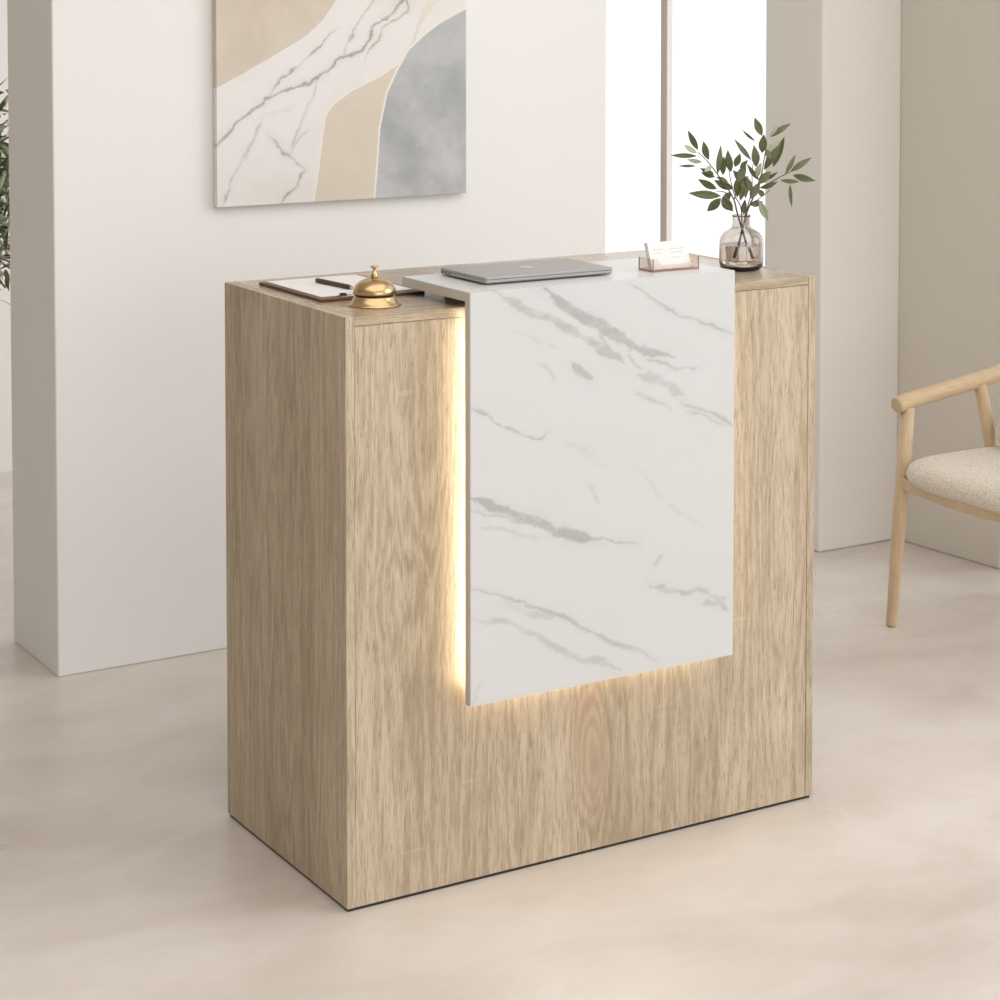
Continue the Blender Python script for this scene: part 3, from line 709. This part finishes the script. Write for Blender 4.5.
def cushion(cx, cy, cz, lx, ly, lz, ex=2.6, ez=1.5, n=64, m=24, tilt=0):
    bm = bmesh.new(); rows = []
    for i in range(m+1):
        ph = -PI/2+PI*i/m; cz_ = math.cos(ph); sz_ = math.sin(ph); row = []
        rr_ = abs(cz_)**(1/ez if ez > 1 else 1); zz = math.copysign(abs(sz_)**(.9), sz_)*lz
        for k in range(n):
            a = 2*PI*k/n; ca, sa = math.cos(a), math.sin(a); q = (abs(ca)**ex+abs(sa)**ex)**(-1/ex)
            crown = zz
            row.append(bm.verts.new((cx+lx*q*ca*rr_**.55, cy+ly*q*sa*rr_**.55, cz+crown)))
            if i in (0, m): pass
        rows.append(row)
    for a, b in zip(rows, rows[1:]):
        for k in range(n): bm.faces.new((a[k], a[(k+1) % n], b[(k+1) % n], b[k]))
    bm.faces.new(rows[0][::-1]); bm.faces.new(rows[-1])
    if tilt: bmesh.ops.rotate(bm, verts=bm.verts, cent=(cx, cy, cz), matrix=Matrix.Rotation(tilt, 3, 'Y'))
    return bm
obj('seat_cushion', cushion(2.262, .55, .414, .232, .290, .043, 4.5, 2.2), M['boucle'], ch_, True)
obj('back_cushion', cushion(2.400, .55, .522, .055, .242, .078, 3.2, 2.0, tilt=.5), M['boucle'], ch_, True)

# ------------------------------------------------------------------ olive tree beyond the wall end
tc_ = at(-80, 180, 1, 2.9); tc_ = Vector((tc_.x, 2.9, 1.12))
tree = thing('olive_tree', 'leafy potted olive tree in the bright room beyond the left wall end', 'tree', (tc_.x, tc_.y, FZ))
bm = bmesh.new(); lathe(bm, [(0, 0), (.12, 0), (.15, .02), (.175, .30), (.18, .32), (.16, .32), (.155, .27), (0, .27)], (tc_.x, tc_.y, FZ), 40); obj('pot', bm, M['pot'], tree, True)
bm = bmesh.new(); lathe(bm, [(0, .271), (.154, .271), (.154, .285), (.08, .295), (0, .295)], (tc_.x, tc_.y, FZ), 32); obj('soil', bm, M['soil'], tree, True)
bm = bmesh.new(); tube(bm, spline([(tc_.x, tc_.y, .27), (tc_.x+.02, tc_.y+.01, .55), (tc_.x-.02, tc_.y, .85), (tc_.x+.01, tc_.y, 1.2)], 6), [.022-.012*i/18 for i in range(19)], 10); obj('trunk', bm, M['bark'], tree, True)
tips = []
for k in range(34):
    a = random.uniform(-PI, PI) if k > 15 else random.uniform(-.9, .9); el = random.uniform(-.55, .9); L = random.uniform(.18, .40)
    b = Vector((tc_.x, tc_.y, random.uniform(.86, 1.18))); e = b+Vector((math.cos(a)*math.cos(el)*L, math.sin(a)*math.cos(el)*L, math.sin(el)*L))
    bm = bmesh.new(); tube(bm, spline([b, b.lerp(e, .5)+Vector((0, 0, .02)), e], 4), .003, 6); obj('branch', bm, M['bark'], tree, True)
    tips.append((b, e))
near = []
for k in range(330):
    q = at(random.uniform(-16, 10), random.gauss(186, 44), 1, 2.9+random.uniform(-.12, .12)); near.append(q)
for k in range(9):
    e = at(random.uniform(-6, 8), 96+k*24, 1, 2.9+random.uniform(-.08, .08)); b = Vector((tc_.x, tc_.y, 1.0+.02*k))
    bm = bmesh.new(); tube(bm, spline([b, b.lerp(e, .5)+Vector((0, 0, .02)), e], 4), .003, 6); obj('branch', bm, M['bark'], tree, True)
for k in range(500):
    b, e = random.choice(tips); q = b.lerp(e, random.uniform(.35, 1.0))+Vector([random.gauss(0, .022) for _ in range(3)])
    near.append(q)
vis = lambda q: (q-CAM).dot(_R)/(q-CAM).dot(_F)*FPX+500
near.sort(key=lambda q: -vis(q))
def dirv(): 
    v = Vector((random.gauss(0, 1), random.gauss(0, 1), random.gauss(0, .9))); return v.normalized()
for q in near[:96]:
    put_leaf(tree, q, q+dirv()*random.uniform(.045, .07), random.uniform(.012, .017), random.random() < .18, face=dirv())
bm = bmesh.new()
for q in near[96:]:
    me = leaf_mesh(random.uniform(.045, .07), random.uniform(.012, .017), .1)
    x = dirv(); r_ = dirv(); zz = (r_-x*r_.dot(x)).normalized(); R_ = Matrix((x, zz.cross(x), zz)).transposed().to_4x4(); R_.translation = q
    me.transform(R_); bm.from_mesh(me); bpy.data.meshes.remove(me)
tag(obj('foliage', bm, [M['leaf'], M['leafpale']], tree), kind='stuff')

# ------------------------------------------------------------------ light
w = bpy.data.worlds.new('sky'); S.world = w; w.use_nodes = True
bg = w.node_tree.nodes['Background']; bg.inputs[0].default_value = (.985, .99, 1., 1); bg.inputs[1].default_value = 1.45
def area(name, loc, rot, sx, sy, power, col):
    l = bpy.data.lights.new(name, 'AREA'); l.shape = 'RECTANGLE'; l.size = sx; l.size_y = sy; l.energy = power; l.color = col
    o = bpy.data.objects.new(name, l); COL.objects.link(o); o.location = loc; o.rotation_euler = rot; return o
# hazy low daylight slanting in through the tall windows on the right
sl = bpy.data.lights.new('sun', 'SUN'); sl.energy = 1.0; sl.angle = math.radians(34); sl.color = (.98, .985, 1.)
so = bpy.data.objects.new('sun', sl); COL.objects.link(so); so.location = (5, -3, 3)
so.rotation_euler = Vector((.857, -.60, .33)).to_track_quat('Z', 'Y').to_euler()
# unseen fill light added under the ceiling to brighten floor and tops
area('top_fill', (-.3, -1.8, HC-.03), (0, 0, 0), 4.5, 4.0, 92, (1., .99, .975))
# fill light added at the unseen partition opening to brighten the far room
area('beyond_fill', (1.3, 2.95, 1.35), (0, PI/2, 0), 2.4, 1.7, 11, (.98, .99, 1.))
# fill light added far behind the camera to brighten art wall and desk front
area('rear_fill', (.0, -13, 2.2), (PI/2-.06, 0, 0), 8.0, 4.0, 210, (.96, .98, 1.))
vs_ = S.view_settings; vs_.view_transform = 'Standard'; vs_.look = 'None'; vs_.exposure = -0.24; vs_.gamma = 1; vs_.use_curve_mapping = False
